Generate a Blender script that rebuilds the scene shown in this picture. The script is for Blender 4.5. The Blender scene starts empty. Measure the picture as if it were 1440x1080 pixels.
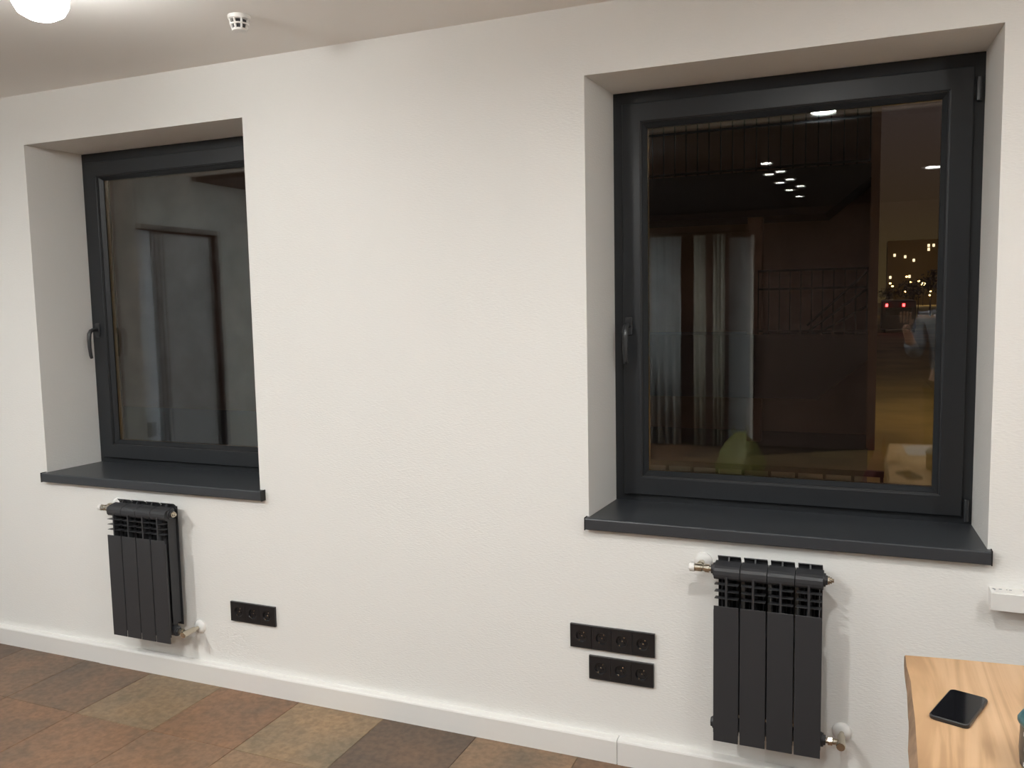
import bpy, bmesh, math, random
from mathutils import Vector, Matrix
random.seed(7)
SC = bpy.context.scene
COL = SC.collection
PI = math.pi

# ------------------------------------------------------------------ camera
def cam_axes(yaw, pitch, roll):
    f = Vector((-math.sin(yaw)*math.cos(pitch), math.cos(yaw)*math.cos(pitch), math.sin(pitch)))
    r = Vector((math.cos(yaw), math.sin(yaw), 0)); u = r.cross(f)
    return math.cos(roll)*r+math.sin(roll)*u, -math.sin(roll)*r+math.cos(roll)*u, f
cd = bpy.data.cameras.new('camera'); cam = bpy.data.objects.new('camera', cd); COL.objects.link(cam)
cr, cu, cf = cam_axes(.3974, -.0948, -.0197)
cam.matrix_world = Matrix(((cr.x, cu.x, -cf.x, 0), (cr.y, cu.y, -cf.y, -2.7092), (cr.z, cu.z, -cf.z, 1.5667), (0, 0, 0, 1)))
cd.sensor_width = 36; cd.lens = 1201.55/1440*36; cd.clip_start = .02; cd.clip_end = 600
SC.camera = cam
# ------------------------------------------------------------------ view, world
SC.view_settings.view_transform = 'Standard'
SC.view_settings.look = 'None'
SC.view_settings.gamma = 1
SC.view_settings.use_curve_mapping = False
SC.view_settings.exposure = 0.28
cy = SC.cycles
cy.max_bounces = 14; cy.diffuse_bounces = 5; cy.glossy_bounces = 8; cy.transmission_bounces = 12; cy.transparent_max_bounces = 8
cy.sample_clamp_indirect = 6
cy.caustics_reflective = False; cy.caustics_refractive = False
LAMP = 1.0     # overall lamp level
W = bpy.data.worlds.new('night_sky'); SC.world = W; W.use_nodes = True
nt = W.node_tree; nt.nodes.clear()
out = nt.nodes.new('ShaderNodeOutputWorld'); bg = nt.nodes.new('ShaderNodeBackground')
tc = nt.nodes.new('ShaderNodeTexCoord'); sx = nt.nodes.new('ShaderNodeSeparateXYZ'); rp = nt.nodes.new('ShaderNodeValToRGB')
nt.links.new(tc.outputs['Generated'], sx.inputs[0]); nt.links.new(sx.outputs['Z'], rp.inputs[0])
e = rp.color_ramp.elements
e[0].position = 0.0; e[0].color = (.046, .030, .011, 1)
e[1].position = 1.0; e[1].color = (.010, .007, .008, 1)
for p, c in ((.04, (.038, .024, .009, 1)), (.10, (.032, .019, .011, 1)), (.2, (.028, .018, .016, 1))):
    x = e.new(p); x.color = c
nt.links.new(rp.outputs[0], bg.inputs[0]); bg.inputs[1].default_value = 1.0
nt.links.new(bg.outputs[0], out.inputs[0])

# ------------------------------------------------------------------ materials
def mat(name, col, rough=.5, metal=0, spec=.5, emit=None, estr=0, noise=None, bump=None, coat=0, use_obj=False):
    m = bpy.data.materials.new(name); m.use_nodes = True
    n = m.node_tree; b = n.nodes['Principled BSDF']
    b.inputs['Base Color'].default_value = (*col, 1); b.inputs['Roughness'].default_value = rough
    b.inputs['Metallic'].default_value = metal; b.inputs['Specular IOR Level'].default_value = spec
    b.inputs['Coat Weight'].default_value = coat
    if emit:
        b.inputs['Emission Color'].default_value = (*emit, 1); b.inputs['Emission Strength'].default_value = estr
    tcn = n.nodes.new('ShaderNodeTexCoord')
    geo = n.nodes.new('ShaderNodeNewGeometry')
    if noise:   # (scale, amount)
        nz = n.nodes.new('ShaderNodeTexNoise'); nz.inputs['Scale'].default_value = noise[0]; nz.inputs['Detail'].default_value = 4
        n.links.new(geo.outputs['Position'], nz.inputs['Vector'])
        r = n.nodes.new('ShaderNodeValToRGB')
        a = noise[1]
        r.color_ramp.elements[0].position = .3; r.color_ramp.elements[1].position = .7
        r.color_ramp.elements[0].color = (*[c*(1-a) for c in col], 1); r.color_ramp.elements[1].color = (*[min(1, c*(1+a)) for c in col], 1)
        n.links.new(nz.outputs['Fac'], r.inputs[0]); n.links.new(r.outputs[0], b.inputs['Base Color'])
    if bump:    # (scale, strength, distance)
        nz = n.nodes.new('ShaderNodeTexNoise'); nz.inputs['Scale'].default_value = bump[0]; nz.inputs['Detail'].default_value = 3
        n.links.new(geo.outputs['Position'], nz.inputs['Vector'])
        bp = n.nodes.new('ShaderNodeBump'); bp.inputs['Strength'].default_value = bump[1]; bp.inputs['Distance'].default_value = bump[2]
        n.links.new(nz.outputs['Fac'], bp.inputs['Height']); n.links.new(bp.outputs[0], b.inputs['Normal'])
    return m

def wallpaper():
    m = mat('painted_wallpaper', (.845, .84, .82), .75, spec=.25)
    n = m.node_tree; b = n.nodes['Principled BSDF']; geo = [x for x in n.nodes if x.type == 'NEW_GEOMETRY'][0]
    mp = n.nodes.new('ShaderNodeMapping'); mp.inputs['Rotation'].default_value = (0, math.radians(35), 0); mp.inputs['Scale'].default_value = (70, 70, 210)
    n.links.new(geo.outputs['Position'], mp.inputs['Vector'])
    nz = n.nodes.new('ShaderNodeTexNoise'); nz.inputs['Scale'].default_value = 1; nz.inputs['Detail'].default_value = 2
    n.links.new(mp.outputs[0], nz.inputs['Vector'])
    bp = n.nodes.new('ShaderNodeBump'); bp.inputs['Strength'].default_value = .42; bp.inputs['Distance'].default_value = .002
    n.links.new(nz.outputs['Fac'], bp.inputs['Height']); n.links.new(bp.outputs[0], b.inputs['Normal'])
    return m

def tile_mat():
    m = bpy.data.materials.new('rust_stone_tile'); m.use_nodes = True
    n = m.node_tree; b = n.nodes['Principled BSDF']; b.inputs['Roughness'].default_value = .48; b.inputs['Specular IOR Level'].default_value = .35
    oi = n.nodes.new('ShaderNodeObjectInfo'); geo = n.nodes.new('ShaderNodeNewGeometry')
    ad = n.nodes.new('ShaderNodeVectorMath'); ad.operation = 'ADD'
    cb = n.nodes.new('ShaderNodeCombineXYZ'); mu = n.nodes.new('ShaderNodeMath'); mu.operation = 'MULTIPLY'; mu.inputs[1].default_value = 37
    n.links.new(oi.outputs['Random'], mu.inputs[0]); n.links.new(mu.outputs[0], cb.inputs[2])
    n.links.new(geo.outputs['Position'], ad.inputs[0]); n.links.new(cb.outputs[0], ad.inputs[1])
    n1 = n.nodes.new('ShaderNodeTexNoise'); n1.inputs['Scale'].default_value = 4.5; n1.inputs['Detail'].default_value = 8; n1.inputs['Roughness'].default_value = .6
    n2 = n.nodes.new('ShaderNodeTexNoise'); n2.inputs['Scale'].default_value = 45; n2.inputs['Detail'].default_value = 6
    n.links.new(ad.outputs[0], n1.inputs['Vector']); n.links.new(ad.outputs[0], n2.inputs['Vector'])
    r = n.nodes.new('ShaderNodeValToRGB'); el = r.color_ramp.elements
    el[0].position = .3; el[0].color = (.72, .78, .82, 1); el[1].position = .7; el[1].color = (1.25, 1.12, .98, 1)
    n.links.new(n1.outputs['Fac'], r.inputs[0])
    mx = n.nodes.new('ShaderNodeMix'); mx.data_type = 'RGBA'; mx.blend_type = 'MULTIPLY'; mx.inputs['Factor'].default_value = 1
    n.links.new(oi.outputs['Color'], mx.inputs['A']); n.links.new(r.outputs[0], mx.inputs['B'])
    r2 = n.nodes.new('ShaderNodeValToRGB'); r2.color_ramp.elements[0].position = .35; r2.color_ramp.elements[0].color = (.8, .8, .8, 1); r2.color_ramp.elements[1].position = .65; r2.color_ramp.elements[1].color = (1.12, 1.12, 1.12, 1)
    n.links.new(n2.outputs['Fac'], r2.inputs[0])
    m2 = n.nodes.new('ShaderNodeMix'); m2.data_type = 'RGBA'; m2.blend_type = 'MULTIPLY'; m2.inputs['Factor'].default_value = 1
    n.links.new(mx.outputs['Result'], m2.inputs['A']); n.links.new(r2.outputs[0], m2.inputs['B'])
    n.links.new(m2.outputs['Result'], b.inputs['Base Color'])
    bp = n.nodes.new('ShaderNodeBump'); bp.inputs['Strength'].default_value = .2; bp.inputs['Distance'].default_value = .002
    n.links.new(n2.outputs['Fac'], bp.inputs['Height']); n.links.new(bp.outputs[0], b.inputs['Normal'])
    return m

def wood_mat():
    m = bpy.data.materials.new('oiled_wood_slab'); m.use_nodes = True
    n = m.node_tree; b = n.nodes['Principled BSDF']; b.inputs['Roughness'].default_value = .38; b.inputs['Specular IOR Level'].default_value = .4
    geo = n.nodes.new('ShaderNodeNewGeometry')
    mp = n.nodes.new('ShaderNodeMapping'); mp.inputs['Scale'].default_value = (20, 2.2, 20); mp.inputs['Rotation'].default_value = (0, 0, .12)
    n.links.new(geo.outputs['Position'], mp.inputs['Vector'])
    nz = n.nodes.new('ShaderNodeTexNoise'); nz.inputs['Scale'].default_value = .55; nz.inputs['Detail'].default_value = 5; nz.inputs['Distortion'].default_value = 1.2
    n.links.new(mp.outputs[0], nz.inputs['Vector'])
    wv = n.nodes.new('ShaderNodeMath'); wv.operation = 'MULTIPLY'; wv.inputs[1].default_value = 7
    sn = n.nodes.new('ShaderNodeMath'); sn.operation = 'SINE'; wv2 = n.nodes.new('ShaderNodeMath'); wv2.operation = 'MULTIPLY_ADD'; wv2.inputs[1].default_value = .12; wv2.inputs[2].default_value = .5
    n.links.new(nz.outputs['Fac'], wv.inputs[0])
    w3 = n.nodes.new('ShaderNodeMath'); w3.operation = 'MULTIPLY'; w3.inputs[1].default_value = 3.2
    n.links.new(wv.outputs[0], w3.inputs[0]); n.links.new(w3.outputs[0], sn.inputs[0]); n.links.new(sn.outputs[0], wv2.inputs[0])
    n3 = n.nodes.new('ShaderNodeTexNoise'); n3.inputs['Scale'].default_value = 3.5; n3.inputs['Detail'].default_value = 3
    n.links.new(geo.outputs['Position'], n3.inputs['Vector'])
    ad = n.nodes.new('ShaderNodeMath'); ad.operation = 'ADD'; mu = n.nodes.new('ShaderNodeMath'); mu.operation = 'MULTIPLY_ADD'; mu.inputs[1].default_value = .5; mu.inputs[2].default_value = -.25
    n.links.new(n3.outputs['Fac'], mu.inputs[0]); n.links.new(wv2.outputs[0], ad.inputs[0]); n.links.new(mu.outputs[0], ad.inputs[1])
    r = n.nodes.new('ShaderNodeValToRGB'); el = r.color_ramp.elements
    el[0].position = .22; el[0].color = (.31, .18, .095, 1); el[1].position = .70; el[1].color = (.69, .465, .285, 1)
    x = el.new(.46); x.color = (.58, .365, .205, 1)
    n.links.new(ad.outputs[0], r.inputs[0]); n.links.new(r.outputs[0], b.inputs['Base Color'])
    return m

def glass_mat(name='clear_glass'):
    m = bpy.data.materials.new(name); m.use_nodes = True
    n = m.node_tree; n.nodes.clear(); o = n.nodes.new('ShaderNodeOutputMaterial'); g = n.nodes.new('ShaderNodeBsdfGlass')
    g.inputs['IOR'].default_value = 1.5; g.inputs['Roughness'].default_value = 0; g.inputs['Color'].default_value = (.97, .985, .98, 1)
    n.links.new(g.outputs[0], o.inputs[0]); return m

def lamp_mat(name, col, s):
    m = bpy.data.materials.new(name); m.use_nodes = True
    n = m.node_tree; n.nodes.clear(); o = n.nodes.new('ShaderNodeOutputMaterial'); g = n.nodes.new('ShaderNodeEmission')
    g.inputs[0].default_value = (*col, 1); g.inputs[1].default_value = s
    n.links.new(g.outputs[0], o.inputs[0]); return m

M = dict(
    wall=wallpaper(),
    ceil=mat('matt_ceiling_paint', (.87, .855, .835), .85, spec=.2),
    white=mat('white_paint', (.83, .82, .80), .38),
    reveal=mat('reveal_paint', (.80, .79, .775), .7, spec=.3),
    frame=mat('anthracite_foil', (.021, .0235, .027), .36, spec=.38, bump=(500, .08, .0004)),
    sill=mat('anthracite_sill_laminate', (.040, .044, .051), .36, spec=.5, bump=(700, .12, .0004)),
    gasket=mat('black_rubber', (.008, .008, .009), .6),
    handle=mat('dark_handle_metal', (.03, .032, .036), .3, spec=.6),
    glass=glass_mat(),
    rad=mat('graphite_powder_coat', (.034, .035, .039), .45, spec=.45, bump=(900, .1, .0003)),
    nickel=mat('nickel_plated_brass', (.62, .56, .46), .25, metal=1),
    whiteplastic=mat('white_plastic', (.84, .83, .81), .35),
    socket=mat('black_socket_plastic', (.012, .012, .014), .28, spec=.5),
    hole=mat('socket_hole', (.002, .002, .002), .8),
    tile=tile_mat(), wood=wood_mat(),
    bark2=mat('brown_wood_edge', (.27, .17, .105), .6, noise=(18, .35)),
    subfloor=mat('tile_joint_fill', (.07, .05, .04), .8),
    phone=mat('black_phone_case', (.012, .012, .014), .3),
    screen=mat('phone_screen_glass', (.006, .006, .008), .06, spec=.7),
    steel=mat('black_steel', (.02, .02, .02), .4),
    teal=mat('teal_plastic_film', (.045, .13, .15), .3, noise=(40, .3)),
    pouch=mat('dark_grey_film', (.045, .05, .055), .35, noise=(30, .3)),
    print=mat('white_print', (.7, .72, .72), .5),
    darkceil=mat('charcoal_dim_tone', (.062, .062, .072), .8),  # dimness put into the colour of rear ceiling and near ground
    backwall=mat('dark_brown_wall_paint', (.15, .10, .085), .8),
    leftwall=mat('pale_grey_wall_paint', (.56, .59, .60), .75),
    doorlight=mat('blue_grey_door_glass', (.66, .74, .86), .5),
    doordark=mat('grey_door_paint', (.33, .35, .38), .5),
    doorframe=mat('dark_door_frame', (.06, .06, .065), .5),
    curtain=mat('pale_grey_curtain', (.50, .53, .56), .85),
    lace=mat('cream_curtain', (.50, .49, .44), .85),
    metalpost=mat('pale_metal_post', (.8, .78, .75), .4),
    bag=mat('yellow_green_plastic_bag', (.26, .25, .09), .4),
    redbag=mat('dark_red_bag', (.13, .018, .024), .6),
    carton=mat('brown_cardboard', (.42, .27, .17), .8),
    paper=mat('white_paper', (.85, .86, .9), .7),
    skin=mat('skin', (.55, .33, .24), .5), hair=mat('dark_hair', (.02, .013, .01), .6),
    jacket=mat('blue_grey_jacket', (.22, .25, .30), .8, noise=(14, .35)), trousers=mat('black_trousers', (.012, .012, .014), .8),
    shoe=mat('black_shoe', (.01, .01, .01), .4),
    ground=mat('wet_ochre_ground', (.24, .19, .085), .8, noise=(.5, .35)),
    facade=mat('brown_facade_render', (.40, .27, .22), .85, noise=(1.2, .2)),
    concrete=mat('dark_concrete', (.045, .045, .055), .8),
    rail=mat('black_painted_railing', (.012, .01, .01), .6),
    leaf=mat('dark_foliage', (.02, .012, .012), .9), bark=mat('dark_bark', (.02, .014, .01), .9),
    van=mat('dark_van_paint', (.02, .018, .024), .35), tyre=mat('tyre_rubber', (.01, .01, .01), .8),
    block=mat('far_block_wall', (.16, .11, .05), .9),
    opal=lamp_mat('glowing_opal_glass', (.99, .985, .945), 45*LAMP),
    opal2=lamp_mat('fill_opal_glass', (.985, .99, .945), 62*LAMP),
    disc=lamp_mat('glowing_diffuser', (.985, .985, .945), 400*LAMP),
    disc3=lamp_mat('fill_lamp_diffuser', (.985, .985, .945), 980*LAMP),
    opal3=lamp_mat('strong_fill_opal_glass', (.99, .985, .945), 122*LAMP),
    opal4=lamp_mat('weak_fill_opal_glass', (.99, .985, .945), 22*LAMP),
    disc4=lamp_mat('glowing_soft_diffuser', (.985, .985, .945), 150*LAMP),
    disc2=lamp_mat('glowing_small_diffuser', (1.0, .96, .92), 90*LAMP),
    warm=lamp_mat('glowing_sodium_lamp', (1.0, .55, .16), 60),
    red=lamp_mat('glowing_tail_lamp', (1.0, .03, .03), 14),
    litwin=lamp_mat('lit_window', (1.0, .75, .45), 1.6),
    flood=lamp_mat('block_fill_lamp', (1.0, .65, .25), 170),
    sodium=lamp_mat('glowing_yard_lamp', (1.0, .66, .26), 330),
)

# ------------------------------------------------------------------ helpers
def worldloc(o):
    v = Vector((0, 0, 0))
    while o is not None:
        v += o.location; o = o.parent
    return v
def obj(name, bm, m, parent=None, origin=None, smooth=False, bevel=0, seg=2, sub=0):
    """link a bmesh built in world coordinates as one mesh object"""
    bmesh.ops.recalc_face_normals(bm, faces=bm.faces)
    if origin is None:
        xs = [v.co for v in bm.verts]
        lo = Vector((min(v.x for v in xs), min(v.y for v in xs), min(v.z for v in xs))); hi = Vector((max(v.x for v in xs), max(v.y for v in xs), max(v.z for v in xs)))
        origin = Vector(((lo.x+hi.x)/2, (lo.y+hi.y)/2, lo.z))
    origin = Vector(origin)
    bmesh.ops.translate(bm, verts=bm.verts, vec=-origin)
    me = bpy.data.meshes.new(name); bm.to_mesh(me); bm.free(); me.materials.append(m)
    if smooth:
        for p in me.polygons: p.use_smooth = True
    o = bpy.data.objects.new(name, me); COL.objects.link(o)
    if parent is not None:
        o.parent = parent; o.location = origin - worldloc(parent)
    else: o.location = origin
    if bevel:
        b = o.modifiers.new('bevel', 'BEVEL'); b.width = bevel; b.segments = seg; b.limit_method = 'ANGLE'; b.angle_limit = math.radians(40); b.harden_normals = False
    if sub:
        s = o.modifiers.new('sub', 'SUBSURF'); s.levels = sub; s.render_levels = sub
    return o
def tag(o, label=None, cat=None, group=None, kind=None):
    if label: o['label'] = label
    if cat: o['category'] = cat
    if group: o['group'] = group
    if kind: o['kind'] = kind
    return o
def empty(name, loc, label=None, cat=None, group=None, kind=None):
    o = bpy.data.objects.new(name, None); COL.objects.link(o); o.location = loc; o.empty_display_size = .05
    return tag(o, label, cat, group, kind)
def children(o): return [c for c in bpy.data.objects if c.parent == o]
def copy_tree(o, parent=None):
    c = o.copy(); COL.objects.link(c); c.parent = parent
    for ch in children(o): copy_tree(ch, c)
    return c
def box(bm, x0, x1, y0, y1, z0, z1):
    vs = [bm.verts.new((x, y, z)) for x in (x0, x1) for y in (y0, y1) for z in (z0, z1)]
    for f in ((0, 1, 3, 2), (4, 6, 7, 5), (0, 4, 5, 1), (2, 3, 7, 6), (0, 2, 6, 4), (1, 5, 7, 3)):
        bm.faces.new([vs[i] for i in f])
    return vs
def nbox(*a):
    bm = bmesh.new(); box(bm, *a); return bm
def extrude_poly(bm, pts, axis, a, b):
    """pts: 2d closed outline; axis x: (y,z), axis y: (x,z), axis z: (x,y)"""
    def P(p, t): return {'x': (t, p[0], p[1]), 'y': (p[0], t, p[1]), 'z': (p[0], p[1], t)}[axis]
    A = [bm.verts.new(P(p, a)) for p in pts]; B = [bm.verts.new(P(p, b)) for p in pts]
    n = len(pts)
    bm.faces.new(A); bm.faces.new(B[::-1])
    for i in range(n): bm.faces.new((A[i], B[i], B[(i+1) % n], A[(i+1) % n]))
def tube(bm, p, q, r, r2=None, n=12, cap=True):
    p = Vector(p); q = Vector(q); r2 = r if r2 is None else r2
    d = (q-p).normalized(); u = d.orthogonal().normalized(); v = d.cross(u)
    A = [bm.verts.new(p+r*(math.cos(2*PI*i/n)*u+math.sin(2*PI*i/n)*v)) for i in range(n)]
    B = [bm.verts.new(q+r2*(math.cos(2*PI*i/n)*u+math.sin(2*PI*i/n)*v)) for i in range(n)]
    for i in range(n): bm.faces.new((A[i], A[(i+1) % n], B[(i+1) % n], B[i]))
    if cap: bm.faces.new(A[::-1]); bm.faces.new(B)
def ntube(*a, **k):
    bm = bmesh.new(); tube(bm, *a, **k); return bm
def sweep(bm, pts, radii, n=10, flat=1.0, side=None):
    """tube through points with mitred joints; flat squashes it along 'side'"""
    pts = [Vector(p) for p in pts]; rings = []
    for i, p in enumerate(pts):
        d = (pts[min(i+1, len(pts)-1)]-pts[max(i-1, 0)]).normalized()
        u = (Vector(side) if side else d.orthogonal()); u = (u-u.dot(d)*d).normalized(); v = d.cross(u)
        rr = radii[i] if isinstance(radii, (list, tuple)) else radii
        rings.append([bm.verts.new(p+rr*(flat*math.cos(2*PI*k/n)*u+math.sin(2*PI*k/n)*v)) for k in range(n)])
    for a, b in zip(rings, rings[1:]):
        for k in range(n): bm.faces.new((a[k], a[(k+1) % n], b[(k+1) % n], b[k]))
    bm.faces.new(rings[0][::-1]); bm.faces.new(rings[-1])
def lathe(bm, c, axis, prof, n=24):
    """prof: (radius, distance along axis) ; closed at r=0 ends"""
    c = Vector(c); d = Vector(axis).normalized(); u = d.orthogonal().normalized(); v = d.cross(u)
    rings = []
    for r, t in prof:
        if r < 1e-6: rings.append([bm.verts.new(c+d*t)])
        else: rings.append([bm.verts.new(c+d*t+r*(math.cos(2*PI*k/n)*u+math.sin(2*PI*k/n)*v)) for k in range(n)])
    for a, b in zip(rings, rings[1:]):
        for k in range(n):
            k2 = (k+1) % n
            if len(a) == 1 and len(b) == 1: continue
            if len(a) == 1: bm.faces.new((a[0], b[k2], b[k]))
            elif len(b) == 1: bm.faces.new((a[k], a[k2], b[0]))
            else: bm.faces.new((a[k], a[k2], b[k2], b[k]))
def ring(x0, x1, z0, z1, prof):
    """mitred rectangular frame; prof: closed outline of (inset, y)"""
    bm = bmesh.new(); L = []
    for i, y in prof:
        L.append([bm.verts.new(p) for p in ((x0+i, y, z0+i), (x1-i, y, z0+i), (x1-i, y, z1-i), (x0+i, y, z1-i))])
    n = len(prof)
    for a in range(n):
        b = (a+1) % n
        for k in range(4):
            bm.faces.new((L[a][k], L[a][(k+1) % 4], L[b][(k+1) % 4], L[b][k]))
    return bm

# ================================================================== SETTING
XL0, XL1, XR0, XR1 = -3.4323, -2.2387, -.8647, .3205        # openings
ZTL, ZTR, ZS = 2.2954, 2.2903, .805
ZC = 2.5091
X0, X1, Y1 = -4.5, 2.3, -6.0
DEP = .283
SPL = .016
# front wall with its two openings and splayed reveals
bm = bmesh.new()
xs = [X0-.15, XL0, XL1, XR0, XR1, X1+.15]
zt = 2.2928
def wall_grid(y, z_t):
    zs = [-.0, ZS, None, ZC+.1]
    for i in range(5):
        op = i in (1, 3)
        t = ZTL if i == 1 else ZTR
        ranges = ((-0., ZS), (t, ZC+.1)) if op else ((0., ZC+.1),)
        for a, b in ranges:
            q = [bm.verts.new(p) for p in ((xs[i], y, a), (xs[i+1], y, a), (xs[i+1], y, b), (xs[i], y, b))]
            bm.faces.new(q)
wall_grid(0, zt); wall_grid(.42, zt)
for a, b, t in ((XL0, XL1, ZTL), (XR0, XR1, ZTR)):
    s = .0
    for (p, q) in (((a, ZS), (a, t)), ((a, t), (b, t)), ((b, t), (b, ZS)), ((b, ZS), (a, ZS))):
        pts = [(p[0], 0, p[1]), (q[0], 0, q[1])]
        def inn(v): return v+SPL if abs(v-a) < 1e-6 else v-SPL*.85
        mid = [(inn(p[0]), DEP, p[1]), (inn(q[0]), DEP, q[1])]
        end = [(inn(p[0]), .42, p[1]), (inn(q[0]), .42, q[1])]
        V = [bm.verts.new(x) for x in pts+mid+end]
        bm.faces.new((V[0], V[1], V[3], V[2])); bm.faces.new((V[2], V[3], V[5], V[4]))
bmesh.ops.remove_doubles(bm, verts=bm.verts, dist=1e-5)
w = obj('wall_front', bm, M['wall'], origin=(0, 0, 0)); tag(w, kind='structure')
# left wall with a doorway, right wall, back wall
DY0, DY1, DZ = -.94, -1.79, 2.14
bm = bmesh.new()
box(bm, X0-.16, X0, 0, DY0, 0, ZC); box(bm, X0-.16, X0, DY1, Y1, 0, ZC); box(bm, X0-.16, X0, DY0, DY1, DZ, ZC)
tag(obj('wall_left', bm, M['leftwall']), kind='structure')
tag(obj('wall_right', nbox(X1, X1+.12, Y1, 0, 0, ZC), M['ceil']), kind='structure')
tag(obj('wall_back', nbox(X0-.16, X1+.12, Y1-.12, Y1, 0, ZC+.02), M['backwall']), kind='structure')
ce = obj('ceiling', nbox(X0, X1, Y1, 0, ZC, ZC+.1), M['ceil']); tag(ce, kind='structure')
p_ = obj('dark_ceiling_panel', nbox(X0+.002, X1-.002, Y1+.002, -1.57, ZC-.03, ZC-.001), M['darkceil'], ce); p_['label'] = 'rear part of the ceiling, coloured dark to stand in for dim light'  # dark colour stands in for a dim ceiling reflected in the panes
# recessed doorway in the left wall (seen reflected in the glass)
d = empty('door_1', (X0, (DY0+DY1)/2, 0), kind='structure')
bm = bmesh.new(); fx = X0+.012
box(bm, X0-.14, fx, DY0, DY0-.03, 0, DZ); box(bm, X0-.14, fx, DY1+.03, DY1, 0, DZ); box(bm, X0-.14, fx, DY0-.03, DY1+.03, DZ-.035, DZ)
obj('door_frame', bm, M['doorframe'], d, bevel=.003)
obj('side_panel', nbox(X0-.07, X0-.045, DY0-.03, -1.19, 0, DZ-.035), M['doorlight'], d)
obj('door_post', nbox(X0-.08, X0-.030, -1.19, -1.215, 0, DZ-.035), M['doorframe'], d)
dl = obj('door_leaf', nbox(X0-.08, X0-.045, -1.22, DY1+.035, .005, DZ-.04), M['doordark'], d, bevel=.003)
obj('door_bead', nbox(X0-.045, X0-.037, -1.265, -1.275, .01, DZ-.05), M['doorframe'], d)
obj('lock_box', nbox(X0-.045, X0-.015, -1.03, -1.09, .70, .80), M['gasket'], d, bevel=.004)

# floor: base slab and stone tiles, one object each
fl = obj('floor', nbox(X0, X1, Y1, 0, -.06, -.006), M['subfloor'], origin=(0, 0, -.06)); tag(fl, kind='structure')
TP = .3885; GX = -2.846; GY = -.418
cols = {'khaki': (.245, .178, .115), 'rust': (.215, .130, .083), 'brown': (.172, .115, .080), 'tan': (.245, .165, .108), 'dark': (.135, .094, .070), 'redtan': (.232, .143, .092)}
fixed = {(0, 0): 'khaki', (1, 0): 'rust', (2, 0): 'khaki', (3, 0): 'dark', (4, 0): 'tan', (5, 0): 'brown', (-1, 0): 'brown', (-2, 0): 'brown', (-3, 0): 'dark',
         (0, 1): 'rust', (1, 1): 'redtan', (2, 1): 'tan', (3, 1): 'brown', (-1, 1): 'rust', (-2, 1): 'rust', (-3, 1): 'brown', (4, 1): 'rust', (1, 2): 'tan', (0, 2): 'khaki'}
tile_mesh = {}
def tile(x0, x1, y0, y1, key):
    k = (round(x1-x0, 3), round(y1-y0, 3))
    if k not in tile_mesh:
        a, b = (x1-x0)/2, (y1-y0)/2; g = .0007; c = .0022
        bm = bmesh.new()
        lo = [bm.verts.new((sx*(a-g), sy*(b-g), -.006)) for sx, sy in ((-1, -1), (1, -1), (1, 1), (-1, 1))]
        md = [bm.verts.new((sx*(a-g), sy*(b-g), -.0012)) for sx, sy in ((-1, -1), (1, -1), (1, 1), (-1, 1))]
        hi = [bm.verts.new((sx*(a-g-c), sy*(b-g-c), 0)) for sx, sy in ((-1, -1), (1, -1), (1, 1), (-1, 1))]
        for A, B in ((lo, md), (md, hi)):
            for i in range(4): bm.faces.new((A[i], A[(i+1) % 4], B[(i+1) % 4], B[i]))
        bm.faces.new(hi)
        me = bpy.data.meshes.new('tile'); bm.to_mesh(me); bm.free(); me.materials.append(M['tile']); tile_mesh[k] = me
    o = bpy.data.objects.new('tile', tile_mesh[k]); COL.objects.link(o); o.parent = fl
    o.location = ((x0+x1)/2, (y0+y1)/2, .06+random.uniform(-.0002, .0001)); 
    c = cols[fixed.get(key) or random.choice(list(cols))]; f = random.uniform(.93, 1.07); o.color = (*[v*f for v in c], 1)
for i in range(-5, 14):
    for j in range(0, 15):
        x0 = max(GX+i*TP, X0); x1 = min(GX+(i+1)*TP, X1)
        y1 = -.012 if j == 0 else GY-(j-1)*TP; y0 = max(GY-j*TP, Y1)
        if x1-x0 < .03 or y1-y0 < .03: continue
        tile(x0, x1, y0, y1, (i, j))
# baseboard in three lengths
bb = empty('baseboard_front', (-2, 0, 0), kind='structure')
BT, BH = .033, .0865
prof = [(0, 0), (-BT, 0), (-BT, BH-.008), (-BT+.0025, BH-.003), (-BT+.008, BH), (0, BH)]
for a, b, dy, dz in ((X0, -3.149, .003, -.003), (-3.148, -.7655, 0, 0), (-.7625, X1, -.001, .001)):
    bm = bmesh.new(); extrude_poly(bm, [(y+(dy if y < -.001 else 0), z+(dz if z > .01 else 0)) for y, z in prof], 'x', a, b)
    obj('board', bm, M['white'], bb)
bl = empty('baseboard_left', (X0, -3, 0), kind='structure')
obj('board', nbox(X0, X0+.02, DY0+.0, -.034, 0, BH), M['white'], bl); obj('board', nbox(X0, X0+.02, Y1, DY1, 0, BH), M['white'], bl)

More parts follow.
